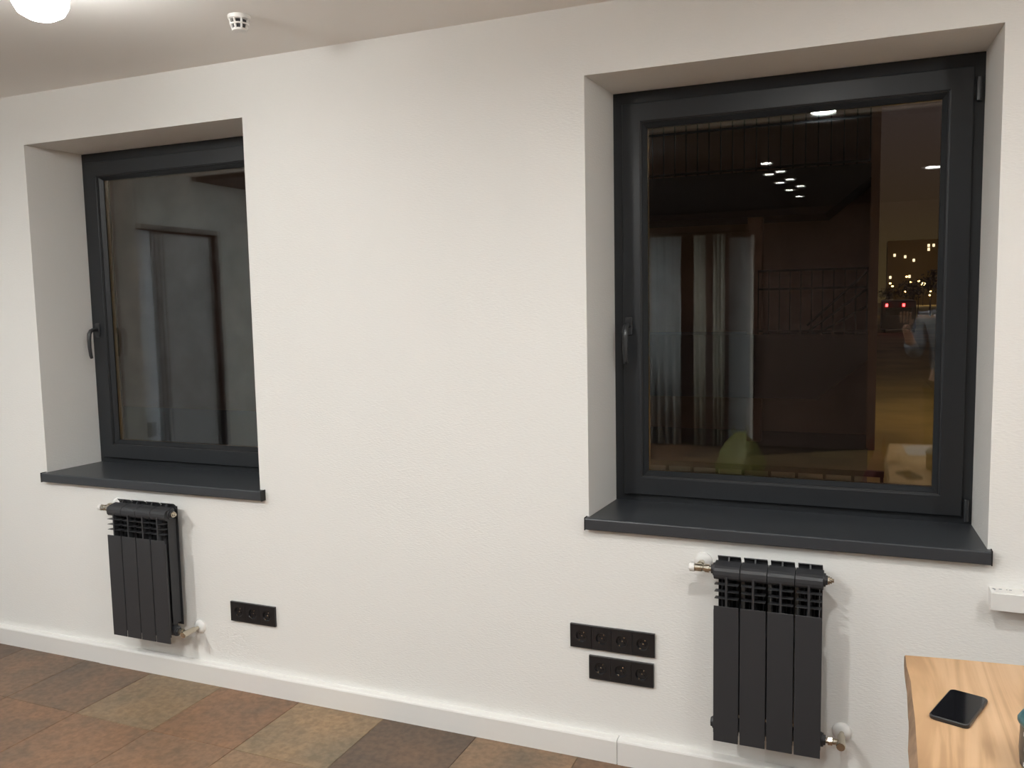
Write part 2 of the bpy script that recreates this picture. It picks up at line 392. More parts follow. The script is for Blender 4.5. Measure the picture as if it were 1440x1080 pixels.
# ------------------------------------------------------------------ windows
def make_window(n, a, b, t):
    r = empty('window_%d' % n, ((a+b)/2, .30, .84), kind='structure')
    x0, x1, z0, z1 = a+SPL-.001, b-SPL*.85+.001, .838, t-.001
    yf = DEP
    # fixed outer frame
    obj('outer_frame', ring(x0, x1, z0, z1, [(0, yf+.07), (0, yf), (.052, yf), (.055, yf+.004), (.055, yf+.07)]), M['frame'], r, bevel=.0015)
    # opening sash overlapping it
    sx0, sx1, sz0, sz1 = x0+.036, x1-.031, z0+.030, z1-.042
    ys = yf-.018
    obj('sash', ring(sx0, sx1, sz0, sz1, [(0, yf-.001), (0, ys+.003), (.003, ys), (.062, ys), (.066, ys+.003), (.068, yf+.03), (.068, yf+.06), (.021, yf+.06), (.021, yf-.001)]), M['frame'], r)
    obj('gasket', ring(sx0+.0665, sx1-.0665, sz0+.0665, sz1-.0665, [(0, ys+.006), (.003, ys+.007), (.003, ys+.011), (0, ys+.011)]), M['gasket'], r)
    obj('glazing_bead', ring(sx0+.0675, sx1-.0675, sz0+.0675, sz1-.0675, [(0, ys+.011), (.004, ys+.010), (.017, ys+.026), (.017, ys+.030), (0, ys+.030)]), M['frame'], r)
    g = .0675+.008
    obj('pane', nbox(sx0+g, sx1-g, ys+.0305, ys+.0345, sz0+g, sz1-g), M['glass'], r)
    obj('pane', nbox(sx0+g, sx1-g, ys+.0505, ys+.0545, sz0+g, sz1-g), M['glass'], r)
    obj('glazing_spacer', ring(sx0+g-.004, sx1-g+.004, sz0+g-.004, sz1-g+.004, [(0, ys+.0346), (.013, ys+.0346), (.013, ys+.0504), (0, ys+.0504)]), M['nickel'], r)
    # handle on the left stile: rosette and drooping lever
    hx, hz = sx0+.022, 1.478
    h = obj('handle', nbox(hx-.013, hx+.013, ys-.009, ys, hz-.035, hz+.030), M['handle'], r, bevel=.005, seg=3)
    bm = bmesh.new()
    sweep(bm, [(hx, ys-.008, hz), (hx, ys-.030, hz+.001), (hx, ys-.044, hz-.004), (hx, ys-.053, hz-.018), (hx, ys-.056, hz-.045), (hx, ys-.056, hz-.08), (hx, ys-.052, hz-.118), (hx, ys-.048, hz-.132)],
          [.0085, .0085, .0088, .0090, .0088, .0082, .0075, .0065], n=12, flat=1.15, side=(1, 0, 0))
    obj('lever', bm, M['handle'], h, smooth=True)
    for hz2 in (z1-.11, z0+.05):
        bm = bmesh.new(); tube(bm, (x1-.018, yf-.012, hz2-.035), (x1-.018, yf-.012, hz2+.035), .0075, n=14)
        box(bm, x1-.0255, x1-.0105, yf-.012, yf, hz2-.03, hz2+.03)
        obj('hinge', bm, M['handle'], r, bevel=.001)
    return r
make_window(1, XL0, XL1, ZTL)
make_window(2, XR0, XR1, ZTR)

def make_sill(a, b, label, ov=.009):
    r = empty('window_sill', ((a+b)/2, 0, .80), label, 'window sill', 'dark window sills')
    yb = DEP+.02
    bm = bmesh.new(); y0 = -.027
    pr = [(y0+.004, .8425), (y0+.0012, .8412), (y0, .838), (y0, .806), (y0+.0015, .8035), (y0+.004, .803), (y0+.012, .803), (y0+.014, .812), (-.001, .812), (-.001, .8425)]
    extrude_poly(bm, pr, 'x', a-ov+.002, b+ov-.002)
    # part inside the opening, following the splay
    lo = [(a+.001, -.0012), (b-.001, -.0012), (b-SPL*.85-.001, DEP), (a+SPL+.001, DEP)]
    v1 = [bm.verts.new((x, y, .8425)) for x, y in lo]; v2 = [bm.verts.new((x, y, .806)) for x, y in lo]
    bm.faces.new(v1); bm.faces.new(v2[::-1])
    for i in range(4): bm.faces.new((v1[i], v2[i], v2[(i+1) % 4], v1[(i+1) % 4]))
    obj('board', bm, M['sill'], r)
    for x, s in ((a-ov, -1), (b+ov, 1)):
        bm = bmesh.new(); extrude_poly(bm, [(y0-.0015, .8445), (y0-.0015, .8015), (-.0005, .8015), (-.0005, .8445)], 'x', x-.0015, x+.0015)
        obj('end_cap', bm, M['gasket'], r, bevel=.0006)
    return r
make_sill(XL0, XL1+.016, 'dark anthracite window sill under the left window, above the left radiator')
make_sill(XR0+.002, XR1, 'dark anthracite window sill under the right window, above the right radiator')

# ------------------------------------------------------------------ radiators
def section_parts(xc, root):
    """one aluminium section: core with sub-parts"""
    w_ = .0392
    bm = bmesh.new()
    # water core (flattened tube), side web, rear plate, bottom hub
    sweep(bm, [(xc, -.070, .232), (xc, -.070, .73)], .014, n=12, flat=.75, side=(1, 0, 0))
    box(bm, xc-.0012, xc+.0012, -.100, -.030, .215, .700)
    for zz, rr in ((.232, .021),): tube(bm, (xc-.0395, -.072, zz), (xc+.0395, -.072, zz), rr, n=18)
    box(bm, xc-.0345, xc+.0345, -.032, -.030, .245, .752)
    for s in (-1, 1):
        for xx in (.014, .0270):
            box(bm, xc+s*xx-.0007, xc+s*xx+.0007, -.082, -.036, .26, .700)
    sec = obj('section', bm, M['rad'], root)
    bm = bmesh.new(); extrude_poly(bm, [(-.1125, .1885), (-.1135, .19), (-.1135, .6235), (-.1120, .6245), (-.1095, .6235), (-.1095, .1885)], 'x', xc-.0375, xc+.0375)
    for s in (-1, 1): box(bm, xc+s*.0375-.0008, xc+s*.0375+.0008, -.1125, -.105, .215, .612)
    obj('front_panel', bm, M['rad'], sec, bevel=.0008)
    bm = bmesh.new()
    hp = [(-.1095, .722), (-.1085, .733), (-.104, .741), (-.095, .7465), (-.075, .751), (-.058, .753), (-.052, .745), (-.050, .716), (-.060, .704), (-.085, .7005), (-.102, .706), (-.108, .713)]
    extrude_poly(bm, hp, 'x', xc-w_, xc+w_)
    obj('header', bm, M['rad'], sec, bevel=.0012)
    bm = bmesh.new()   # louvres and centre rib
    for zz in (.6925, .6705, .6485):
        pts = [(-.1115, zz-.0016), (-.1115, zz), (-.100, zz-.0002), (-.085, zz-.0012), (-.085, zz-.0026), (-.100, zz-.0018)]
        extrude_poly(bm, pts, 'x', xc-.0355, xc+.0355)
    box(bm, xc-.0032, xc+.0032, -.1125, -.094, .620, .716)
    obj('louvre', bm, M['rad'], sec)
    bm = bmesh.new()   # rear top flap with its rib
    extrude_poly(bm, [(-.034, .738), (-.041, .758), (-.052, .7665), (-.0535, .7645), (-.044, .755), (-.038, .738)], 'x', xc-.0350, xc+.0350)
    extrude_poly(bm, [(-.060, .7525), (-.052, .7655), (-.041, .757), (-.045, .748)], 'x', xc-.0025, xc+.0025)
    obj('top_flap', bm, M['rad'], sec)
def make_radiator(xc, label):
    r = empty('radiator', (xc, -.072, .1885), label, 'radiator', 'graphite wall radiators')
    for k in range(4): section_parts(xc+(k-1.5)*.0800, r)
    xl, xr = xc-.16, xc+.16
    # blank plugs and reducers at the four ports
    for x, z, s in ((xl, .728, -1), (xr, .728, 1), (xl, .232, -1), (xr, .232, 1)):
        bm = bmesh.new(); tube(bm, (x-s*.002, -.075, z), (x+s*.005, -.075, z), .021, .020, n=20); tube(bm, (x+s*.005, -.075, z), (x+s*.011, -.075, z), .0165, .0155, n=6)
        obj('end_plug', bm, M['rad'], r, bevel=.001)
    # air vent, top right
    bm = bmesh.new(); lathe(bm, (xr+.010, -.075, .728), (1, 0, 0), [(0, 0), (.0125, 0), (.0125, .006), (.0095, .007), (.0095, .012), (.006, .013), (.0055, .018), (0, .018)], 14)
    obj('air_vent', bm, M['nickel'], r)
    # wall hooks
    for x in (xc-.08, xc+.08):
        bm = bmesh.new(); box(bm, x-.004, x+.004, -.060, 0, .705, .712); box(bm, x-.012, x+.012, -.004, 0, .68, .74)
        obj('wall_bracket', bm, M['whiteplastic'], r)
    # supply valve, top left: union, body, inlet to the wall, white cap
    z = .728; x = xl-.011
    bm = bmesh.new()
    lathe(bm, (x, -.075, z), (-1, 0, 0), [(0, 0), (.009, 0), (.009, .006), (.0135, .006), (.0135, .019), (.010, .020), (.010, .026), (.0125, .030), (.0125, .050), (.0105, .053), (0, .053)], 12)
    tube(bm, (x-.038, -.075, z), (x-.038, -.040, z), .0105, n=12); tube(bm, (x-.038, -.052, z), (x-.038, -.036, z), .0135, n=6)
    tube(bm, (x-.038, -.040, z), (x-.038, -.008, z), .0075, n=12)
    v = obj('valve', bm, M['nickel'], r)
    bm = bmesh.new(); lathe(bm, (x-.052, -.075, z), (-1, 0, 0), [(0, 0), (.0135, 0), (.0145, .003), (.0135, .014), (.0095, .017), (0, .017)], 16)
    c = obj('valve_cap', bm, M['whiteplastic'], v, smooth=False); c['label'] = 'white plastic valve cap'
    bm = bmesh.new(); lathe(bm, (x-.038, 0, z), (0, -1, 0), [(0, 0), (.029, 0), (.028, .006), (.020, .013), (.0078, .016), (0, .016)], 28)
    c = obj('wall_rosette', bm, M['whiteplastic'], r, smooth=True); c['label'] = 'white round pipe rosette'
    # return valve, bottom right
    z = .232; x = xr+.011
    bm = bmesh.new()
    tube(bm, (x, -.075, z), (x+.008, -.075, z), .009, n=12); tube(bm, (x+.006, -.075, z), (x+.020, -.075, z), .0135, n=6)
    tube(bm, (x+.020, -.075, z), (x+.045, -.075, z), .0095, n=12)
    tube(bm, (x+.044, -.090, z), (x+.044, -.036, z), .0125, .0115, n=14); tube(bm, (x+.044, -.036, z), (x+.044, -.008, z), .0075, n=12)
    v = obj('valve', bm, M['nickel'], r, bevel=.0007)
    bm = bmesh.new(); lathe(bm, (x+.044, -.089, z), (0, -1, 0), [(0, 0), (.0135, 0), (.0135, .013), (.012, .0155), (0, .0155)], 14)
    obj('valve_cap', bm, M['nickel'], v)
    bm = bmesh.new(); lathe(bm, (x+.044, 0, z), (0, -1, 0), [(0, 0), (.029, 0), (.028, .006), (.020, .013), (.0078, .016), (0, .016)], 28)
    c = obj('wall_rosette', bm, M['whiteplastic'], r, smooth=True); c['label'] = 'white round pipe rosette'
    return r
ra = make_radiator(-.272, 'graphite four-section radiator under the right window, beside the wooden table')
rb = copy_tree(ra); rb.location.x = -2.800
rb['label'] = 'graphite four-section radiator under the left window, at the left end of the wall'

# ------------------------------------------------------------------ sockets
def socket_bm(cx, cz, y):
    """one outlet: square face with a round well, two pin holes, earth clips"""
    bm = bmesh.new(); h = .0350; n = 24; R_ = .0195
    sq = [];
    for k in range(n):
        a = 2*PI*k/n; c, s = math.cos(a), math.sin(a); m = h/max(abs(c), abs(s)); sq.append((cx+c*m, cz+s*m))
    # exact corners
    S = [bm.verts.new((px, y, pz)) for px, pz in sq]
    C = [bm.verts.new((cx+R_*1.06*math.cos(2*PI*k/n), y, cz+R_*1.06*math.sin(2*PI*k/n))) for k in range(n)]
    C2 = [bm.verts.new((cx+R_*math.cos(2*PI*k/n), y+.0015, cz+R_*math.sin(2*PI*k/n))) for k in range(n)]
    D = [bm.verts.new((cx+R_*.94*math.cos(2*PI*k/n), y+.0075, cz+R_*.94*math.sin(2*PI*k/n))) for k in range(n)]
    B = [bm.verts.new((px, y+.009, pz)) for px, pz in sq]
    for k in range(n):
        q = (k+1) % n
        bm.faces.new((S[k], S[q], C[q], C[k])); bm.faces.new((C[k], C[q], C2[q], C2[k])); bm.faces.new((C2[k], C2[q], D[q], D[k])); bm.faces.new((B[k], B[q], S[q], S[k]))
    bm.faces.new(D); bm.faces.new(B)
    return bm
def make_socket(x0, z0, n, label):
    w_ = .081+(n-1)*.071; h = .0815; yf = -.0105
    if n == 4: w_ = .295
    else: w_ = .224
    pitch = .0712
    r = empty('wall_socket', (x0+w_/2, 0, z0), label, 'wall socket', 'black multi-gang wall sockets')
    m0 = (w_-((n-1)*pitch+.0700))/2; mz = (h-.0700)/2
    # surround: four bars
    bm = bmesh.new(); ix0, ix1, iz0, iz1 = x0+m0, x0+w_-m0, z0+mz, z0+h-mz
    L = [[(x0, z0), (x0+w_, z0), (x0+w_, z0+h), (x0, z0+h)], [(ix0, iz0), (ix1, iz0), (ix1, iz1), (ix0, iz1)]]
    vs = [[bm.verts.new((px, y, pz)) for px, pz in l] for l, y in ((L[0], 0), (L[0], yf+.0012), ([(px+(.0012 if px == x0 else -.0012), pz+(.0012 if pz == z0 else -.0012)) for px, pz in L[0]], yf), (L[1], yf), (L[1], 0))]
    for a, b in zip(vs, vs[1:]+vs[:1]):
        for k in range(4): bm.faces.new((a[k], a[(k+1) % 4], b[(k+1) % 4], b[k]))
    obj('cover_frame', bm, M['socket'], r)
    for k in range(n):
        cx = x0+m0+.035+k*pitch; cz = z0+h/2
        s = obj('outlet', socket_bm(cx, cz, yf+.0006), M['socket'], r)
        for sgn in (-1, 1):
            bm = bmesh.new(); a = math.radians(35 if n == 4 else 30); px, pz = cx+sgn*.0095*math.cos(-a), cz+sgn*.0095*math.sin(-a)
            lathe(bm, (px, yf+.0083, pz), (0, -1, 0), [(0, 0), (.0034, 0), (.0034, .0006), (.0022, .0006), (0, .0003)], 10)
            obj('pin_hole', bm, M['hole'], s)
        for sgn in (-1, 1):
            a = math.radians(60); px, pz = cx+sgn*.0165*math.cos(a), cz+sgn*.0165*math.sin(a)
            obj('earth_clip', nbox(px-.0016, px+.0016, yf+.0012, yf+.0078, pz-.0022, pz+.0022), M['nickel'], s)
        bm = bmesh.new(); lathe(bm, (cx, yf+.0078, cz), (0, -1, 0), [(0, 0), (.0028, 0), (.0024, .0014), (0, .0018)], 10)
        obj('screw', bm, M['nickel'], s)
    return r
make_socket(-.9342, .3826, 4, 'black four-gang wall socket, the longer upper one of the pair left of the right radiator')
make_socket(-.8676, .2780, 3, 'black three-gang wall socket just below the longer four-gang one')
make_socket(-2.412, .2839, 3, 'black three-gang wall socket alone on the wall, right of the left radiator')

# ------------------------------------------------------------------ ceiling fittings
def downlight(x, y, r_, m, label, zc=ZC, grp=None, dark=False):
    t = empty('ceiling_downlight', (x, y, zc-.012), label, 'ceiling light', grp)
    bm = bmesh.new(); lathe(bm, (x, y, zc), (0, 0, -1), [(r_*1.02, 0), (r_*1.32, 0), (r_*1.30, .004), (r_*1.08, .008), (r_*1.02, .004), (r_*1.02, 0)], 28)
    obj('rim', bm, M['whiteplastic'], t, smooth=False)
    bm = bmesh.new(); lathe(bm, (x, y, zc-.0005), (0, 0, -1), [(0, 0), (r_, 0), (r_*.99, .0035), (0, .004)], 28)
    obj('diffuser', bm, m, t)
    return t
downlight(-.24, -1.45, .060, M['disc'], 'round recessed downlight near the window wall, reflected at the top of the right pane', grp='large round downlights')
downlight(1.05, -1.50, .060, M['disc4'], 'round downlight over the wooden table, just outside the picture', grp='large round downlights')
downlight(.40, -3.62, .060, M['disc2'], 'round downlight reflected at the right edge of the right pane', zc=ZC-.03, grp='large round downlights')
for x, y, s in ((-3.4, -2.4, 'near the left wall'), (-1.75, -2.55, 'left of the camera'), (1.35, -2.9, 'right of the camera')):
    downlight(x, y, .060, M['disc4' if x > 0 else 'disc3'], 'added unseen downlight in the ceiling beside the camera, %s' % s, zc=ZC-.03, grp='large round downlights')  # unseen downlights added to even out light on the window wall
downlight(-2.55, -4.7, .060, M['disc3'], 'added unseen downlight that brightens the curtains at the back of the room', zc=ZC-.03, grp='large round downlights')  # extra unseen lamp, added to brighten the reflected curtains
k = 0
names8 = ['first of the left row, nearest the window', 'second of the left row', 'third of the left row', 'fourth of the left row', 'last of the left row, deepest in the room', 'first of the right row', 'second of the right row', 'last of the right row']
for (x, y), s in zip(((-.67, -2.82), (-.71, -3.37), (-.68, -3.89), (-.65, -4.43), (-.61, -4.95), (-.62, -3.26), (-.59, -3.73), (-.55, -4.20)), names8):
    downlight(x, y, .036, M['disc2'], 'small reflected downlight, %s' % s, zc=ZC-.03, grp='small downlights in the dark ceiling')
# opal ceiling lamps: the one seen top left and unseen copies added as fill
def opal_lamp(lx, ly, label, m):
    t = empty('ceiling_lamp', (lx, ly, 2.36), label, 'ceiling light', 'rounded opal ceiling lamps')
    bm = bmesh.new(); lathe(bm, (lx, ly, ZC), (0, 0, -1), [(0, 0), (.078, 0), (.078, .02), (0, .02)], 32); obj('lamp_base', bm, M['whiteplastic'], t)
    bm = bmesh.new(); lathe(bm, (lx, ly, ZC-.02), (0, 0, -1), [(0, 0), (.066, 0), (.072, .02), (.073, .06), (.070, .09), (.058, .112), (.034, .126), (0, .131)], 32); obj('opal_glass', bm, m, t, smooth=True)
opal_lamp(-2.10, -.97, 'glowing white ceiling lamp with rounded frosted glass, top left of the picture', M['opal'])
opal_lamp(-3.70, -1.80, 'added unseen frosted ceiling lamp nearest the left wall, fill light', M['opal2'])
opal_lamp(-1.45, -1.90, 'added unseen frosted ceiling lamp in the second row, fill light', M['opal4'])
opal_lamp(1.20, -1.90, 'added unseen frosted ceiling lamp over the wooden table, fill light', M['opal3'])
# detector
dx, dy = -1.905, -.395
t = empty('smoke_detector', (dx, dy, ZC-.05), 'small white slotted smoke detector on the ceiling, right of the glowing lamp', 'smoke detector')
bm = bmesh.new(); lathe(bm, (dx, dy, ZC), (0, 0, -1), [(0, 0), (.036, 0), (.037, .003), (.036, .012), (.031, .014), (0, .014)], 28); obj('base', bm, M['whiteplastic'], t)
bm = bmesh.new(); lathe(bm, (dx, dy, ZC-.013), (0, 0, -1), [(0, 0), (.022, 0), (.019, .026), (0, .026)], 20); obj('dark_core', bm, M['doorframe'], t)
for k in range(8):
    a = 2*PI*k/8+.15; c, s = math.cos(a), math.sin(a)
    bm = bmesh.new(); tube(bm, (dx+.031*c, dy+.031*s, ZC-.013), (dx+.023*c, dy+.023*s, ZC-.044), .0035, n=6); obj('rib', bm, M['whiteplastic'], t)
bm = bmesh.new(); lathe(bm, (dx, dy, ZC-.026), (0, 0, -1), [(.0265, 0), (.031, 0), (.030, .004), (.0255, .004), (.0265, 0)], 28); obj('ring', bm, M['whiteplastic'], t)
bm = bmesh.new(); lathe(bm, (dx, dy, ZC-.042), (0, 0, -1), [(0, 0), (.0255, 0), (.0235, .006), (0, .008)], 28); obj('cap', bm, M['whiteplastic'], t)

# ------------------------------------------------------------------ cable trunking on the right
t = empty('cable_trunking', (.75, 0, .682), 'white plastic cable trunking on the wall above the wooden table, at the right edge', 'cable trunking')
bm = bmesh.new(); box(bm, .326, 1.45, -.055, 0, .682, .7355); obj('body', bm, M['whiteplastic'], t, bevel=.0012)
bm = bmesh.new(); box(bm, .3255, 1.45, -.058, -.055, .684, .7335); obj('cover', bm, M['whiteplastic'], t, bevel=.001)
for k in range(9):
    bm = bmesh.new(); x = .335+random.random()*.09; y = -.012-random.random()*.03; s = random.uniform(.0012, .003)
    bmesh.ops.create_icosphere(bm, subdivisions=1, radius=s)
    bmesh.ops.scale(bm, vec=(1.6, 1.2, .5), verts=bm.verts); bmesh.ops.translate(bm, vec=(x, y, .7357), verts=bm.verts)
    obj('plaster_crumb', bm, M['doordark'], t)

# ------------------------------------------------------------------ table, phone, pouch
t = empty('wooden_table', (.6, -1.2, 0), 'table with a live-edge light wooden slab top, lower right corner of the picture', 'table')
ed = [(.088, -.636), (.0885, -.70), (.094, -.78), (.0935, -.86), (.0945, -.95), (.093, -1.04), (.0915, -1.14), (.090, -1.26), (.096, -1.42), (.104, -1.60), (.112, -1.80)]
far = [(1.35, -.54), (1.0, -.555), (.7, -.578), (.45, -.597), (.30, -.611), (.18, -.623)]
top = ed+[(1.35, -1.80)]+far
bm = bmesh.new(); zt_ = .75
A = [bm.verts.new((x, y, zt_)) for x, y in top]
cxy = Vector((.7, -1.25))
def inset(p, d):
    v = (cxy-Vector(p)).normalized()*d; return (p[0]+v.x, p[1]+v.y)
o0 = A
bm.faces.new(A); obj_top = bm
obj('tabletop', bm.copy(), M['wood'], t)
bm.free(); bm = bmesh.new(); A = [bm.verts.new((x, y, zt_)) for x, y in top]
o1 = [bm.verts.new((*inset(p, -.003), zt_-.004)) for p in top]
o2 = [bm.verts.new((*inset(p, -min(.013, .003+.0022*i) + .0015*math.sin(i*2.3)), zt_-.025)) for i, p in enumerate(top)]
o3 = [bm.verts.new((*inset(p, -min(.009, .001+.0018*i) + .002*math.sin(i*1.7)), zt_-.045)) for i, p in enumerate(top)]
bm.faces.new(o3[::-1])
for a, b in ((A, o1), (o1, o2), (o2, o3)):
    for i in range(len(top)): bm.faces.new((a[i], b[i], b[(i+1) % len(top)], a[(i+1) % len(top)]))
o = obj('live_edge', bm, M['bark2'], t); o['label'] = 'darker rounded natural edge of the slab'
for x, y in ((.22, -.76), (1.2, -.72), (.22, -1.70), (1.2, -1.70)):
    obj('leg', nbox(x-.025, x+.025, y-.025, y+.025, 0, zt_-.046), M['steel'], t, bevel=.002)
for y in (-.735, -1.705): obj('apron', nbox(.2, 1.22, y-.01, y+.01, zt_-.09, zt_-.046), M['steel'], t)

ph = [(.167, -.802), (.2335, -.831), (.184, -.969), (.1185, -.940)]
pc = Vector((.1757, -.8855)); ang = math.atan2(-.138, -.0495)+PI/2   # long side direction
ang = math.atan2(.138, .0495)-PI/2
def rounded(w_, h_, r_, n=6):
    P = []
    for cx, cy_, a0 in ((w_/2-r_, h_/2-r_, 0), (-w_/2+r_, h_/2-r_, PI/2), (-w_/2+r_, -h_/2+r_, PI), (w_/2-r_, -h_/2+r_, 1.5*PI)):
        for i in range(n+1):
            a = a0+PI/2*i/n; P.append((cx+r_*math.cos(a), cy_+r_*math.sin(a)))
    return P
def rot(P): 
    c, s = math.cos(ang), math.sin(ang); return [(pc.x+c*x-s*y, pc.y+s*x+c*y) for x, y in P]
t = empty('mobile_phone', (pc.x, pc.y, zt_), 'black smartphone lying face up on the wooden tabletop', 'phone')
def prism(P0, z0, z1): 
    bm = bmesh.new(); extrude_poly(bm, P0, 'z', z0, z1); return bm
obj('case', prism(rot(rounded(.0715, .1465, .011)), zt_, zt_+.0088), M['phone'], t, bevel=.0025, seg=3)
obj('screen', prism(rot(rounded(.0660, .1410, .009)), zt_+.0086, zt_+.0092), M['screen'], t)
bm = bmesh.new(); q = rot([(0.0362, .025), (.0362, .035)])
tube(bm, (*q[0], zt_+.0048), (*q[1], zt_+.0048), .0009, n=6); obj('side_button', bm, M['phone'], t)

# pouch at the right edge
t = empty('drink_pouch', (.312, -1.075, zt_), 'dark grey pouch with teal top and white lettering at the right edge of the table', 'pouch')
bm = bmesh.new(); lathe(bm, (.312, -1.075, zt_), (0, 0, 1), [(0, 0), (.050, 0), (.057, .006), (.059, .03), (.060, .06), (.061, .078)], 32)
for v in bm.verts:
    a = math.atan2(v.co.y+1.075, v.co.x-.312); k_ = 1+.035*math.sin(5*a+v.co.z*40)*(1 if v.co.z > .752 else 0); v.co.x = .312+(v.co.x-.312)*k_; v.co.y = -1.075+(v.co.y+1.075)*k_
obj('body', bm, M['pouch'], t, smooth=True)
bm = bmesh.new(); lathe(bm, (.312, -1.075, zt_), (0, 0, 1), [(.0600, .076), (.0625, .079), (.0625, .086), (.056, .097), (.042, .105), (.02, .109), (0, .110)], 32)
for v in bm.verts:
    a = math.atan2(v.co.y+1.075, v.co.x-.312); k_ = 1+.03*math.sin(7*a); v.co.x = .312+(v.co.x-.312)*k_; v.co.y = -1.075+(v.co.y+1.075)*k_
obj('teal_top', bm, M['teal'], t, smooth=True)
for k in range(7):       # illegible white lettering printed on the side that faces the room
    z = zt_+.012+k*.009; a0 = math.radians(200+8*(k % 3)); a1 = a0+math.radians(16+9*(k % 2))
    bm = bmesh.new(); A = []; B = []
    for i in range(5):
        a = a0+(a1-a0)*i/4*(.35 if k % 2 else .6); rr = .0622*(1+.035*math.sin(5*a+z*40)); 
        A.append(bm.verts.new((.312+rr*math.cos(a), -1.075+rr*math.sin(a), z))); B.append(bm.verts.new((.312+rr*math.cos(a), -1.075+rr*math.sin(a), z+(.0075, .003, .006)[k % 3])))
    for i in range(4): bm.faces.new((A[i], A[i+1], B[i+1], B[i]))
    obj('lettering', bm, M['print'], t)

# ================================================================== back of the room (seen in the panes)
def curtain(x0, x1, y, z0, z1, m, label, waves=6, amp=.035):
    bm = bmesh.new(); n = waves*8; A = []; B = []
    for i in range(n+1):
        u = i/n; x = x0+(x1-x0)*u; yy = y+amp*math.sin(2*PI*waves*u); A.append(bm.verts.new((x, yy, z0))); B.append(bm.verts.new((x+.004*math.sin(9*u), yy*1.0, z1)))
    for i in range(n): bm.faces.new((A[i], A[i+1], B[i+1], B[i]))
    o = obj('curtain', bm, m, smooth=True)
    s = o.modifiers.new('thick', 'SOLIDIFY'); s.thickness = .004
    tag(o, label, 'curtain', 'curtains along the back wall'); return o
curtain(-2.20, -1.86, -5.80, .01, 2.23, M['curtain'], 'blue-grey curtain reflected at the left of the right pane', 4)
curtain(-1.72, -1.60, -5.80, .01, 2.23, M['lace'], 'narrow cream curtain reflected between the blue-grey curtain and the grey panel', 2, .02)
curtain(-1.52, -1.40, -5.80, .01, 2.23, M['lace'], 'narrow cream curtain with a wavy edge, beside the grey door', 3, .02)
t = obj('curtain_rod', ntube((-2.35, -5.80, 2.26), (-1.15, -5.80, 2.26), .012), M['steel']); tag(t, 'dark curtain rod above the reflected curtains', 'curtain rod')
d2 = empty('door_2', (-1.28, -5.95, 0), kind='structure')
obj('door_leaf', nbox(-1.38, -1.16, -5.99, -5.94, .01, 2.2), M['doordark'], d2, bevel=.004)
obj('door_post', nbox(-1.155, -1.125, -5.99, -5.90, 0, 2.22), M['metalpost'], d2, bevel=.003)
# boxes and bags on the floor behind the camera
def sheet(P, z, label):
    bm = bmesh.new(); extrude_poly(bm, P, 'z', z, z+.0012); o = obj('paper_sheet', bm, M['paper']); tag(o, label, 'paper', 'papers on the wooden table')
sheet([(.19, -1.45), (.40, -1.475), (.385, -1.765), (.175, -1.74)], .7502, 'larger paper sheet on the table end, reflected in the right pane corner')
sheet([(.235, -1.44), (.445, -1.45), (.44, -1.66), (.23, -1.65)], .7520, 'bright top paper sheet on the table end, reflected in the right pane corner')
def bag(name, c, r_, h_, m, label, tie=True, sq=1.0):
    t = empty(name, (*c, 0), label, 'bag')
    bm = bmesh.new(); lathe(bm, (*c, 0), (0, 0, 1), [(0, 0), (r_*.85, 0), (r_, h_*.12), (r_*.98, h_*.35), (r_*.86, h_*.55), (r_*.62, h_*.74), (r_*.36, h_*.88), (r_*.16, h_*.97), (0, h_)], 40)
    for v in bm.verts:
        a = math.atan2(v.co.y-c[1], v.co.x-c[0]); k_ = 1+.11*math.sin(5*a+v.co.z*11)+.07*math.sin(11*a-v.co.z*23)
        v.co.x = c[0]+(v.co.x-c[0])*k_; v.co.y = c[1]+(v.co.y-c[1])*k_*sq
    obj('sack', bm, m, t, smooth=True)
    bm = bmesh.new()
    for s in (-1, 1): sweep(bm, [(c[0]+s*.01, c[1], h_*.8), (c[0]+s*r_*.35, c[1], h_*1.0), (c[0]+s*r_*.3, c[1], h_*1.12), (c[0]+s*.015, c[1], h_*.86)], .006, n=6)
    obj('handle', bm, m, t)
bag('plastic_bag', (-1.02, -4.2), .20, .42, M['bag'], 'knotted yellow-green plastic bag reflected low in the right pane')
bag('carrier_bag', (.055, -2.10), .115, .66, M['redbag'], 'tall dark red bag reflected left of the table end in the right pane')

# ------------------------------------------------------------------ the photographer (faint in the right pane)
def skin(name, V, E_, m, parent, sub=2, root=0):
    me = bpy.data.meshes.new(name); me.from_pydata([v[0] for v in V], E_, []); me.materials.append(m)
    o = bpy.data.objects.new(name, me); COL.objects.link(o); o.parent = parent
    o.modifiers.new('skin', 'SKIN').use_smooth_shade = True
    for i, v in enumerate(V):
        r_ = v[1] if isinstance(v[1], tuple) else (v[1], v[1]); me.skin_vertices[0].data[i].radius = r_; me.skin_vertices[0].data[i].use_root = (i == root)
    s = o.modifiers.new('s', 'SUBSURF'); s.levels = sub; s.render_levels = sub
    return o
P = empty('person', (.56, -3.55, 0), 'person in blue-grey jacket and black trousers reflected at the right pane edge', 'person')
